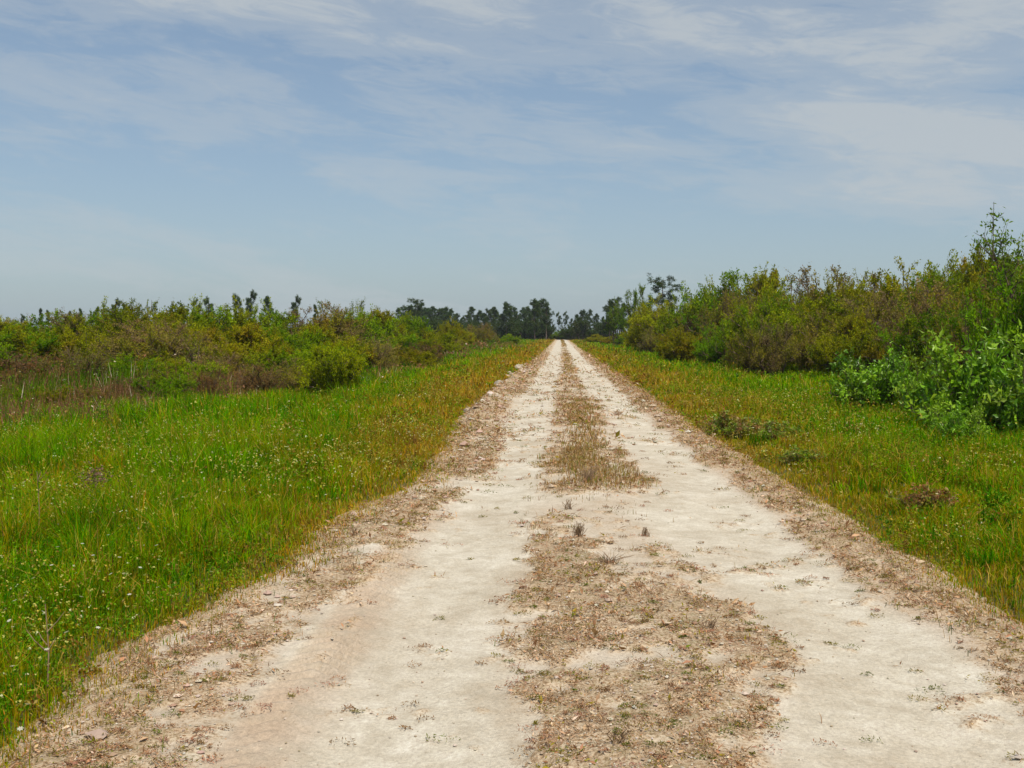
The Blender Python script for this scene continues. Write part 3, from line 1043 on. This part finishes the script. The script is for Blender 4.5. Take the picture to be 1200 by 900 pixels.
def plant(root_name, key, X, Y, R, H, cat, rz=None, glossy=False, i=None, sink=.05):
    """a woody plant: an Empty at its foot that parents stems and foliage"""
    me_s, me_f = KIND[key][random.randrange(len(KIND[key])) if i is None else i]
    e = bpy.data.objects.new(root_name, None)
    COL.objects.link(e)
    e.empty_display_size = .3
    e.location = (X, Y, float(ground_z(X, Y)) - sink)
    e.rotation_euler = (0, 0, random.uniform(0, 6.28) if rz is None else rz)
    e.scale = (R, R * random.uniform(.85, 1.15), H)
    e['category'] = cat
    for nm, me, mt in (('stems', me_s, M_TWIG), ('foliage', me_f, M_GLOSSY if glossy else M_LEAF)):
        c = bpy.data.objects.new(nm, me)
        COL.objects.link(c)
        if not me.materials:
            me.materials.append(mt)
        c.parent = e
    return e


ORD = ['first', 'second', 'third', 'fourth', 'fifth', 'sixth', 'seventh', 'eighth', 'ninth', 'tenth', 'eleventh', 'twelfth',
       'thirteenth', 'fourteenth', 'fifteenth', 'sixteenth', 'seventeenth', 'eighteenth', 'nineteenth', 'twentieth'] + \
      ['twenty-' + s for s in ('first', 'second', 'third', 'fourth', 'fifth', 'sixth', 'seventh', 'eighth', 'ninth')] + ['thirtieth'] + \
      ['thirty-' + s for s in ('first', 'second', 'third', 'fourth', 'fifth', 'sixth', 'seventh', 'eighth', 'ninth')] + ['fortieth'] + \
      ['forty-' + s for s in ('first', 'second', 'third', 'fourth', 'fifth', 'sixth', 'seventh', 'eighth', 'ninth')] + ['fiftieth']


def number(objs, text, group, from_left=True):
    """label a row of look-alikes by their order in the picture; text holds one %s"""
    objs = sorted(objs, key=lambda o: o.location.x / o.location.y, reverse=not from_left)
    for o, w_ in zip(objs, ORD):
        pre = o.get('look', '')
        if 'look' in o:
            del o['look']
        o['label'] = (pre + text % w_).strip()
        o['group'] = group


def px_at(px, Y):
    """X on the land under photograph column px at distance Y"""
    return (px - 657) / 1200.0 * Y


def H_at(py, Y):
    """height whose top reaches photograph row py at distance Y"""
    return CAM_H + (390 - py) / 1200.0 * Y + .15


LOOK = {'dark': 'dark green', 'olive': 'yellowish olive', 'green': 'leafy green', 'bare': 'twiggy grey', 'brown': 'reddish brown'}


def row(side, specs, name, text, group, cat='shrub'):
    out = []
    for (px, Y, py, R, key) in specs:
        o = plant(name, key, px_at(px, Y), Y, R, H_at(py, Y) / (1.0 if key not in ('tree', 'sparse') else 1.9), cat)
        o['look'] = LOOK.get(key, 'leafy') + ' '
        out.append(o)
    number(out, text, group, side == 'left')
    return out


J = random.Random(3)


def auto(x0, x1, step, yf, topf, keys, rr):
    """specs along the picture from px x0 to x1"""
    s = []
    x = x0
    while x < x1:
        Y = yf(x) * J.uniform(.95, 1.06)
        s.append((x + J.uniform(-.2, .2) * step, Y, topf(x) + J.uniform(-4, 6), J.uniform(*rr), J.choice(keys)))
        x += step * J.uniform(.85, 1.15)
    return s


ip = lambda xs, ys_: (lambda x: float(np.interp(x, xs, ys_)))
# left thicket: back row, middle row, front row, low brown row before it
row('left', auto(-260, 600, 37, ip([0, 200, 400, 500, 600], [48, 46, 50, 80, 150]),
                 ip([0, 60, 120, 175, 330, 400, 440, 500, 560, 610], [366, 362, 354, 350, 362, 357, 359, 368, 374, 384]),
                 ['olive', 'olive', 'green', 'olive', 'bare'], (1.9, 2.7)),
    'thicket_shrub', 'shrub in the back row of the left thicket, %s from the left', 'shrubs of the left thicket')
row('left', auto(-250, 610, 42, ip([0, 200, 400, 500, 610], [36, 36, 40, 62, 140]),
                 ip([0, 120, 200, 330, 420, 500, 610], [380, 374, 372, 380, 380, 386, 392]),
                 ['olive', 'bare', 'green', 'olive', 'bare'], (1.5, 2.2)),
    'thicket_shrub', 'shrub in the middle row of the left thicket, %s from the left', 'shrubs of the left thicket')
row('left', auto(-240, 600, 52, ip([0, 200, 330, 400, 500, 600], [26, 28, 31, 36, 52, 110]),
                 ip([0, 100, 200, 300, 420, 500, 610], [402, 410, 414, 412, 402, 400, 397]),
                 ['green', 'bare', 'brown', 'olive', 'green', 'bare'], (1.0, 1.5)),
    'thicket_shrub', 'shrub in the front row of the left thicket, %s from the left', 'shrubs of the left thicket')
row('left', auto(-200, 400, 46, ip([0, 200, 330, 400], [20.5, 24, 28, 32]),
                 ip([0, 100, 200, 300, 420], [452, 440, 432, 420, 420]),
                 ['brown', 'green', 'bare', 'olive', 'green'], (.6, 1.0)),
    'low_bush', 'low bush between the green grass and left thicket, %s from the left', 'low bushes before the left thicket', 'bush')
o = plant('rounded_bush', 'yellow', px_at(392, 27), 27, 1.05, H_at(398, 27), 'bush')
o['label'] = 'rounded yellow green bush standing alone in front of the left thicket'
o = plant('rounded_bush', 'olive', px_at(485, 46), 46, 1.1, H_at(405, 46), 'bush')
o['label'] = 'small olive bush at the thicket edge halfway along the left verge'

# right thicket
row('right', auto(780, 1400, 38, ip([780, 900, 1000, 1300], [85, 56, 52, 40]),
                  ip([780, 820, 860, 905, 960, 1000, 1040, 1100, 1150, 1200], [352, 332, 318, 312, 320, 326, 322, 308, 296, 290]),
                  ['olive', 'bare', 'green', 'olive'], (2.6, 3.6)),
    'thicket_shrub', 'tall shrub in the back row of the right thicket, %s from the right', 'shrubs of the right thicket')
row('right', auto(760, 1390, 46, ip([760, 800, 900, 1000, 1300], [90, 66, 46, 42, 32]),
                  ip([760, 800, 860, 960, 1060, 1150, 1200], [366, 356, 340, 344, 338, 322, 316]),
                  ['olive', 'bare', 'green', 'bare'], (1.9, 2.7)),
    'thicket_shrub', 'shrub in the middle row of the right thicket, %s from the right', 'shrubs of the right thicket')
row('right', auto(755, 1230, 50, ip([755, 800, 900, 1000, 1250], [85, 58, 41, 36, 27]),
                  ip([755, 800, 860, 960, 1060, 1150, 1200], [384, 378, 366, 370, 362, 352, 346]),
                  ['bare', 'green', 'olive', 'bare', 'olive'], (1.2, 1.8)),
    'thicket_shrub', 'shrub in the front row of the right thicket, %s from the right', 'shrubs of the right thicket')
row('right', auto(700, 800, 16, ip([690, 800], [170, 80]), ip([690, 740, 800], [388, 384, 380]),
                  ['green', 'olive', 'green'], (1.6, 2.4)),
    'verge_shrub', 'shrub beside the far right verge below the pines, %s from the right', 'shrubs on the far right verge')

for px, Y, py, R, lab in [
        (1020, 22.5, 408, .95, 'bright green broadleaf bush, the smaller and farther of the two on the right'),
        (1135, 17.8, 384, 1.05, 'large bright green bush with glossy leaves on the right of the grass'),
        (1082, 21.0, 412, .75, 'mid sized bright green bush between the smaller one and the large glossy one'),
        (1200, 17.0, 400, 1.0, 'bright green glossy bush cut by the right edge of the view'),
        (1118, 16.0, 468, .45, 'knee high sprawling bright bush at the foot of the large glossy bush')]:
    o = plant('glossy_bush', 'bright', px_at(px, Y), Y, R, H_at(py, Y), 'bush', glossy=True)
    o['label'] = lab
    o['group'] = 'bright glossy bushes on the right'
o = plant('leafy_sapling', 'green', px_at(1215, 23), 23, 1.7, H_at(286, 23), 'sapling')
o['label'] = 'tall lime green sapling behind the glossy bushes at the right edge'
o = plant('leafy_sapling', 'sparse', px_at(1192, 25), 25, 1.5, H_at(248, 25) / 1.9, 'sapling')
o['label'] = 'thin dark leaved sapling standing highest at the right edge'

# broadleaf trees
for px, Y, py, R, key, lab in [
        (748, 112, 334, 2.0, 'tree', 'leafy tree with full crown where the right thicket begins'),
        (722, 135, 352, 1.9, 'tree', 'dark leafy tree on the right between far pines and full crowned tree'),
        (765, 100, 366, 2.4, 'tree', 'broad low leafy tree against the end of the right thicket'),
        (384, 62, 350, 1.4, 'sparse', 'thin see-through tree rising from the left thicket, left one of two'),
        (416, 66, 350, 1.5, 'sparse', 'thin see-through tree rising from the left thicket, right one of two'),
        (160, 52, 350, 1.3, 'sparse', 'sparse pale tree at the highest hump of the left thicket')]:
    o = plant('broadleaf_tree', key, px_at(px, Y), Y, R, H_at(py, Y) / 1.9, 'tree')
    o['label'] = lab


# ---- pines
def grow_pine(seed, H=9.0, spread=1.6, bare=.5, dens=1.0, flat=.0):
    global rng
    keep = rng
    rng = np.random.default_rng(seed)
    k = 9
    path = np.zeros((k, 3))
    path[:, 2] = np.linspace(-.1, H, k)
    path[1:, 0] = np.cumsum(rng.normal(0, .05, k - 1)); path[1:, 1] = np.cumsum(rng.normal(0, .05, k - 1))
    trunk = [tube(path, .15, .035, 7)]
    A, B, ra, rb, N = [], [], [], [], []
    nb = int(34 * dens)
    for b in range(nb):
        t = bare + (1 - bare) * (b + rng.random()) / nb
        i = min(int(t * (k - 1)), k - 2)
        p = path[i] + (path[i + 1] - path[i]) * (t * (k - 1) - i)
        u = (t - bare) / (1 - bare)
        L = spread * (sin(pi * min(1, (u * (.8 - .25 * flat) + .18))) ** .8) * rng.uniform(.45, 1.15)
        az = rng.uniform(0, 2 * pi)
        d = np.array([cos(az), sin(az), rng.uniform(-.05, .55)])
        q = p + d * L
        A.append(p); B.append(q); ra.append(.04); rb.append(.015)
        for c in range(4):
            v = rng.uniform(.45, 1.05)
            r_ = p + (q - p) * v
            e = r_ + rng.normal(size=3) * .22 * spread * .5 + np.array([0, 0, .12])
            A.append(r_); B.append(e); ra.append(.014); rb.append(.008)
            N.append(e)
            N.append((r_ + e) / 2 + rng.normal(size=3) * .1)
    N.append(path[-1]); N.append(path[-1] + (0, 0, -.25)); 
    trunk.append(segs_mesh(np.array(A), np.array(B), ra, rb))
    tm = tubes_mesh('trunk', trunk)
    N = np.array(N)
    m = 24
    idx = np.repeat(np.arange(len(N)), m)
    P = N[idx] + rng.normal(0, .10, (len(idx), 3))
    col = pick([(.045, .085, .016), (.065, .11, .02), (.03, .06, .014), (.09, .12, .025)], [.35, .3, .2, .15], len(N), .15)[idx]
    V, T, C = leaves(P, .30 * rng.uniform(.7, 1.3, len(idx)), col, .5, .22)
    cm = mesh_np('crown', V, T, C)
    rng = keep
    return tm, cm


PINES = [grow_pine(901, 9, 1.5, .42, 1.0), grow_pine(902, 9, 1.7, .30, 1.1), grow_pine(903, 9, 1.2, .52, .7, 1),
         grow_pine(904, 9, 1.7, .58, .75, 1), grow_pine(905, 9, 1.1, .18, 1.1), grow_pine(906, 9, 2.0, .25, 1.5),
         grow_pine(917, 9, 2.2, .50, .62, 1)]


def pine(px, Y, py, i, w_=1.0):
    e = bpy.data.objects.new('pine_tree', None)
    COL.objects.link(e)
    X = px_at(px, Y)
    e.location = (X, Y, float(ground_z(X, Y)) - .05)
    s = H_at(py, Y) / 9.15
    e.scale = (s * w_, s * w_, s)
    e.rotation_euler = (0, 0, random.uniform(0, 6.28))
    e['category'] = 'pine'
    for nm, me, mt in (('trunk', PINES[i][0], M_BARK), ('crown', PINES[i][1], M_NEEDLE)):
        c = bpy.data.objects.new(nm, me)
        COL.objects.link(c)
        if not me.materials:
            me.materials.append(mt)
        c.parent = e
    return e


ls = [pine(px, Y, py, i, .75) for px, Y, py, i in [
    (14, 190, 368, 2), (36, 170, 361, 4), (44, 178, 363, 4), (55, 190, 366, 4), (70, 185, 364, 4), (84, 180, 361, 4),
    (104, 175, 359, 4), (126, 165, 350, 2), (137, 170, 355, 4), (226, 150, 350, 2), (241, 140, 348, 2),
    (276, 150, 345, 2), (289, 150, 341, 2), (310, 150, 347, 0), (343, 150, 347, 2), (368, 160, 357, 4)]]
number(ls, 'pine top showing above the left thicket, %s from the left', 'pines behind the left thicket')
st = []
x = 450
while x < 646:
    Y = J.uniform(225, 290)
    tp = float(np.interp(x, [450, 486, 505, 540, 565, 590, 612, 630, 645], [366, 357, 360, 364, 361, 356, 358, 353, 360])) + J.uniform(-3, 9)
    st.append(pine(x, Y, tp, J.randrange(6), 1.15))
    x += J.uniform(4.0, 7.0)
st += [pine(486, 200, 351, 3), pine(594, 210, 355, 5, 1.0), pine(627, 205, 352, 5, .95), pine(640, 215, 356, 1, 1.1)]
number(st, 'pine in the dark far stand left of the road end, %s from left', 'far pine stand left of the road')
rs = [pine(*a) for a in [(655, 300, 367, 2, .8), (663, 305, 366, 2, .8), (669, 270, 374, 4), (676, 265, 369, 0), (683, 250, 364, 5, 1.1), (691, 255, 363, 1),
                         (699, 240, 368, 0), (706, 245, 371, 4), (714, 190, 352, 1), (721, 185, 350, 3), (730, 180, 356, 0)]]
number(rs, 'far pine at the road end and right of it, %s from the left', 'far pines right of the road')
o = pine(776, 122, 327, 6, 1.1)
o['label'] = 'flat topped pine standing apart above the end of the right thicket'

# dark undergrowth at the foot of the far pine stand
row('left', [(px, J.uniform(205, 240), J.uniform(371, 379), J.uniform(2.6, 3.8), 'dark') for px in list(range(452, 648, 11)) + list(range(668, 720, 13))],
    'undergrowth_shrub', 'shrub of the undergrowth below the far pines, %s from the left', 'undergrowth below the far pines')
# shrubs that close the far end of the road
row('left', [(px, J.uniform(232, 262), J.uniform(384, 390), J.uniform(2.4, 3.6), J.choice(['green', 'olive'])) for px in range(560, 735, 14)],
    'far_shrub', 'small shrub in the line closing the road end, %s from the left', 'shrubs closing the far end of the road')

# ------------------------------------------------------------------ single things near the road
def ground_pt(px, py, h=0.0):
    """land point under a photograph pixel"""
    v = np.array([(px - 600) / 1200.0, -(py - 450) / 1200.0, -1.0])
    a = radians(90 - 2.86)
    y_ = v[1] * cos(a) - v[2] * sin(a); z_ = v[1] * sin(a) + v[2] * cos(a)
    b = radians(2.72)
    X_ = v[0] * cos(b) - y_ * sin(b); Y_ = v[0] * sin(b) + y_ * cos(b)
    t = (CAM_H - h) / -z_
    return X_ * t, Y_ * t


# dead twiggy tufts on the road
def dead_tuft(px, py, h, n, spread, lab, cat='dead tuft'):
    X, Y = ground_pt(px, py)
    tb = []
    for i in range(n):
        a = J.uniform(0, 2 * pi); l = J.uniform(.15, 1) * spread
        p0 = np.array([J.gauss(0, .02), J.gauss(0, .02), -.01])
        p2 = np.array([cos(a) * l, sin(a) * l, h * J.uniform(.5, 1)])
        p1 = (p0 + p2) / 2 + np.array([J.gauss(0, .01), J.gauss(0, .01), h * .12])
        tb.append(tube([p0, p1, p2], .0022, .0012, 4))
    o = obj('dead_tuft', tubes_mesh('dead_tuft', tb), M_DEAD, label=lab, cat=cat, group='dead tufts on the track')
    o.location = (X, Y, float(road_z(X, Y)))


dead_tuft(678, 634, .13, 60, .075, 'dark twiggy dead tuft standing in the middle of the track')
dead_tuft(757, 630, .08, 26, .035, 'small dead tuft near the right wheel track')
dead_tuft(713, 668, .07, 46, .19, 'wide sprawling dead tuft of thin reddish stems on the track')
dead_tuft(667, 600, .10, 22, .09, 'reddish dead tuft at the near end of the middle grass strip')
dead_tuft(690, 570, .18, 60, .16, 'thick tuft of orange brown dead grass ending the middle grass strip')
dead_tuft(727, 884, .07, 18, .07, 'little dead tuft at the bottom of the view in the track litter')
dead_tuft(833, 742, .07, 18, .05, 'little dead tuft alone in the right of the track litter')
dead_tuft(415, 630, .09, 22, .09, 'dead tuft on the left margin of the track')


# rubble of limestone thrown up on the left margin
def rock(px, py, r, lab, flat=.85, shift=0):
    import bmesh
    bm = bmesh.new()
    bmesh.ops.create_icosphere(bm, subdivisions=3, radius=1.0)
    q = np.random.default_rng(int(px * 7 + py))
    o1 = q.uniform(0, 50, 3)
    pl = [(q.normal(size=3), q.uniform(.45, .8)) for _ in range(7)]
    for v in bm.verts:
        c = np.array(v.co)
        for nrm, dd in pl:
            nn = nrm / np.linalg.norm(nrm)
            s = c.dot(nn) - dd
            if s > 0:
                c = c - nn * s * .9
        f = 1 + .16 * (float(fbm(c[0] * 2 + o1[0], c[1] * 2 + c[2] * 1.7 + o1[1], 1.0, 3, 7)) - .5)
        v.co = c * f
    me = bpy.data.meshes.new('limestone_rock')
    bm.to_mesh(me); bm.free()
    o = obj('limestone_rock', me, M_STONE, label=lab, cat='rock', group='limestone rubble on the left margin')
    X, Y = ground_pt(px, py)
    o.scale = (r * q.uniform(.9, 1.4), r * q.uniform(.8, 1.2), r * flat)
    o.rotation_euler = (q.uniform(-.3, .3), q.uniform(-.3, .3), q.uniform(0, 6))
    o.location = (X, Y, float(top_z(X, Y)) + r * flat * .3)


for px, py, r, lab in [
        (608, 431, .26, 'largest pale limestone rock at the far end of the left rubble'),
        (584, 450, .20, 'pale limestone lump jutting toward the grass on the left margin'),
        (601, 440, .17, 'limestone rock just below the largest rock of the rubble'),
        (596, 447, .13, 'limestone rock in the middle of the left rubble'),
        (606, 447, .11, 'limestone rock on the road side of the left rubble'),
        (589, 459, .12, 'low brownish rock in the left rubble, nearest the grass'),
        (576, 462, .12, 'limestone rock lying against the grass below the rubble'),
        (597, 466, .09, 'small rock at the near end of the left rubble'),
        (571, 478, .08, 'small rock on the left margin nearer than the rubble'),
        (560, 492, .06, 'fist sized rock on the left margin, second nearest of the rubble'),
        (548, 512, .05, 'small rock on the left margin, nearest of the rubble')]:
    rock(px, py, r, lab)

for i in range(34):
    t_ = (i + .5) / 34
    px = 618 - 66 * t_ + J.uniform(-9, 9); py = 428 + 60 * t_ + J.uniform(-4, 4)
    rock(px, py, J.uniform(.08, .17) * (1.2 - .5 * t_), 'small pale clod in the rubble strip on the left margin, %s from its far end' % ORD[i], J.uniform(.6, .9))
# dead stalks in the left meadow
def stalk(px, py, h, lab, head=None, col=None):
    X, Y = ground_pt(px, py)
    e = bpy.data.objects.new('dead_stalk', None); COL.objects.link(e)
    e.location = (X, Y, float(ground_z(X, Y))); e['category'] = 'dead stalk'; e['label'] = lab
    tb = [tube([(0, 0, -.02), (.012, 0, h * .5), (-.01, .02, h)], .0045, .002, 5)]
    for i in range(5):
        z = h * J.uniform(.45, .95); a = J.uniform(0, 6.28); l = J.uniform(.05, .12)
        tb.append(tube([(.005, 0, z), (cos(a) * l * .6, sin(a) * l * .6, z + l * .5), (cos(a) * l, sin(a) * l, z + l)], .003, .0015, 4))
    obj('stem', tubes_mesh('stem', tb), M_DEAD, e)
    if head:
        n = 280
        P = np.stack([rng.normal(0, head, n), rng.normal(0, head, n), h + rng.normal(-.02, head * .8, n)], 1)
        V, T, C = leaves(P, .022, pick([col, tuple(c * .6 for c in col)], [.6, .4], n), .4, .5)
        obj('seed_head', mesh_np('seed_head', V, T, C), M_DRY, e)


stalk(45, 625, .62, 'bare upright dead stalk in the green grass at far left')
stalk(112, 620, .55, 'dry weed with a wide reddish brown head in the left grass', .055, (.22, .12, .09))
stalk(55, 800, .42, 'thin dry stalk among white blossoms in the lower left grass')

# white wildflowers
fl_stem = blades(np.array([[0, 0, 0.]]), np.array([.40]), np.array([.004]), np.array([.08]), np.array([G_OLIVE]))
me_st = mesh_np('flower_stem', *fl_stem)
pc, n = [], 7
for i in range(n):
    a = 2 * pi * i / n
    pc.append([(0, 0, 0), (cos(a - .35) * .007, sin(a - .35) * .007, .003), (cos(a) * .0115, sin(a) * .0115, .002), (cos(a + .35) * .007, sin(a + .35) * .007, .003)])
pc = np.array(pc).reshape(-1, 3)
tt = np.array([(i * 4, i * 4 + 1, i * 4 + 2) for i in range(n)] + [(i * 4, i * 4 + 2, i * 4 + 3) for i in range(n)])
me_pt = mesh_np('petals', pc, tt, np.tile(np.array([[.72, .70, .62]]), (len(pc), 1)))
me_st.materials.append(M_GRASS); me_pt.materials.append(M_GRASS)
fl_pts = [(107, 652), (125, 627), (138, 655), (182, 641), (95, 637), (58, 663), (93, 702), (128, 675), (37, 678), (53, 535 + 230), (12, 785), (15, 605 + 100),
          (246, 573 + 100), (66, 640), (8, 730), (150, 700), (30, 830), (75, 745), (20, 860), (162, 668), (48, 720), (112, 590 + 150)]
for i, (a, b) in enumerate(fl_pts):
    # positions read off the enlarged lower left quarter
    X, Y = ground_pt(a, b, .33)
    z = float(ground_z(X, Y))
    e = bpy.data.objects.new('white_flower', None); COL.objects.link(e)
    e.location = (X, Y, z); e['category'] = 'flower'
    e['label'] = 'small white wildflower open above the lower left grass'
    e['group'] = 'white wildflowers in the lower left grass'
    c = bpy.data.objects.new('stem', me_st); COL.objects.link(c); c.parent = e
    c = bpy.data.objects.new('petals', me_pt); COL.objects.link(c); c.parent = e
    c.location = (.01, 0, .40); c.rotation_euler = (J.uniform(-.2, .7), J.uniform(-.4, .4), J.uniform(0, 6))
    e.rotation_euler = (0, 0, J.uniform(-.5, .5))


fl_all = [o for o in COL.objects if o.name.startswith('white_flower')]
number(fl_all, 'small white wildflower open above the lower left grass, %s from the left', 'white wildflowers in the lower left grass')


# low leafy plants on the right verge
def low_plant(px, py, R, H, pal, lab):
    X, Y = ground_pt(px, py)
    s, f = grow_shrub(int(px), 1, 1, pal, [.5, .3, .2], n_stem=18, n_br=5, n_tw=3, n_leaf=6, leaf=.13, low=.1, twig_r=.008, spikes=2)
    e = bpy.data.objects.new('low_plant', None); COL.objects.link(e)
    e.location = (X, Y, float(top_z(X, Y))); e.scale = (R, R, H)
    e['category'] = 'plant'; e['label'] = lab
    obj('stems', s, M_DEAD, e); obj('foliage', f, M_GLOSSY, e)


RG = [(.20, .30, .01), (.30, .12, .04), (.11, .20, .01)]
low_plant(846, 508, .36, .42, RG, 'low red and green leafy plant at the right edge of the track')
low_plant(872, 512, .32, .38, RG, 'low red and green plant, middle of three on the right verge')
low_plant(912, 514, .34, .34, RG, 'low leafy plant, rightmost of three beside the right verge')
low_plant(940, 540, .34, .22, [(.20, .30, .01), (.10, .20, .01), (.26, .17, .03)], 'flat dark green plant in the short right grass')
low_plant(1085, 600, .30, .30, [(.26, .11, .04), (.17, .25, .01), (.34, .17, .05)], 'reddish leafy weed in the bright green grass on the right')


# ------------------------------------------------------------------ haze in the air
hm = bpy.data.meshes.new('haze')
x0, x1, y0, y1, z0, z1 = -3040, 3040, -340, 4040, -1.6, 14.0
hm.from_pydata([(x0, y0, z0), (x1, y0, z0), (x1, y1, z0), (x0, y1, z0), (x0, y0, z1), (x1, y0, z1), (x1, y1, z1), (x0, y1, z1)], [],
               [(3, 2, 1, 0), (4, 5, 6, 7), (0, 1, 5, 4), (1, 2, 6, 5), (2, 3, 7, 6), (3, 0, 4, 7)])
mh = bpy.data.materials.new('haze_air')
mh.use_nodes = True
for n_ in list(mh.node_tree.nodes):
    mh.node_tree.nodes.remove(n_)
hv = mh.node_tree.nodes.new('ShaderNodeVolumePrincipled')
hv.inputs['Color'].default_value = (.80, .88, 1.0, 1)
hv.inputs['Density'].default_value = 0.00016
ho = mh.node_tree.nodes.new('ShaderNodeOutputMaterial')
mh.node_tree.links.new(hv.outputs[0], ho.inputs['Volume'])
obj('haze', hm, mh, kind='stuff')
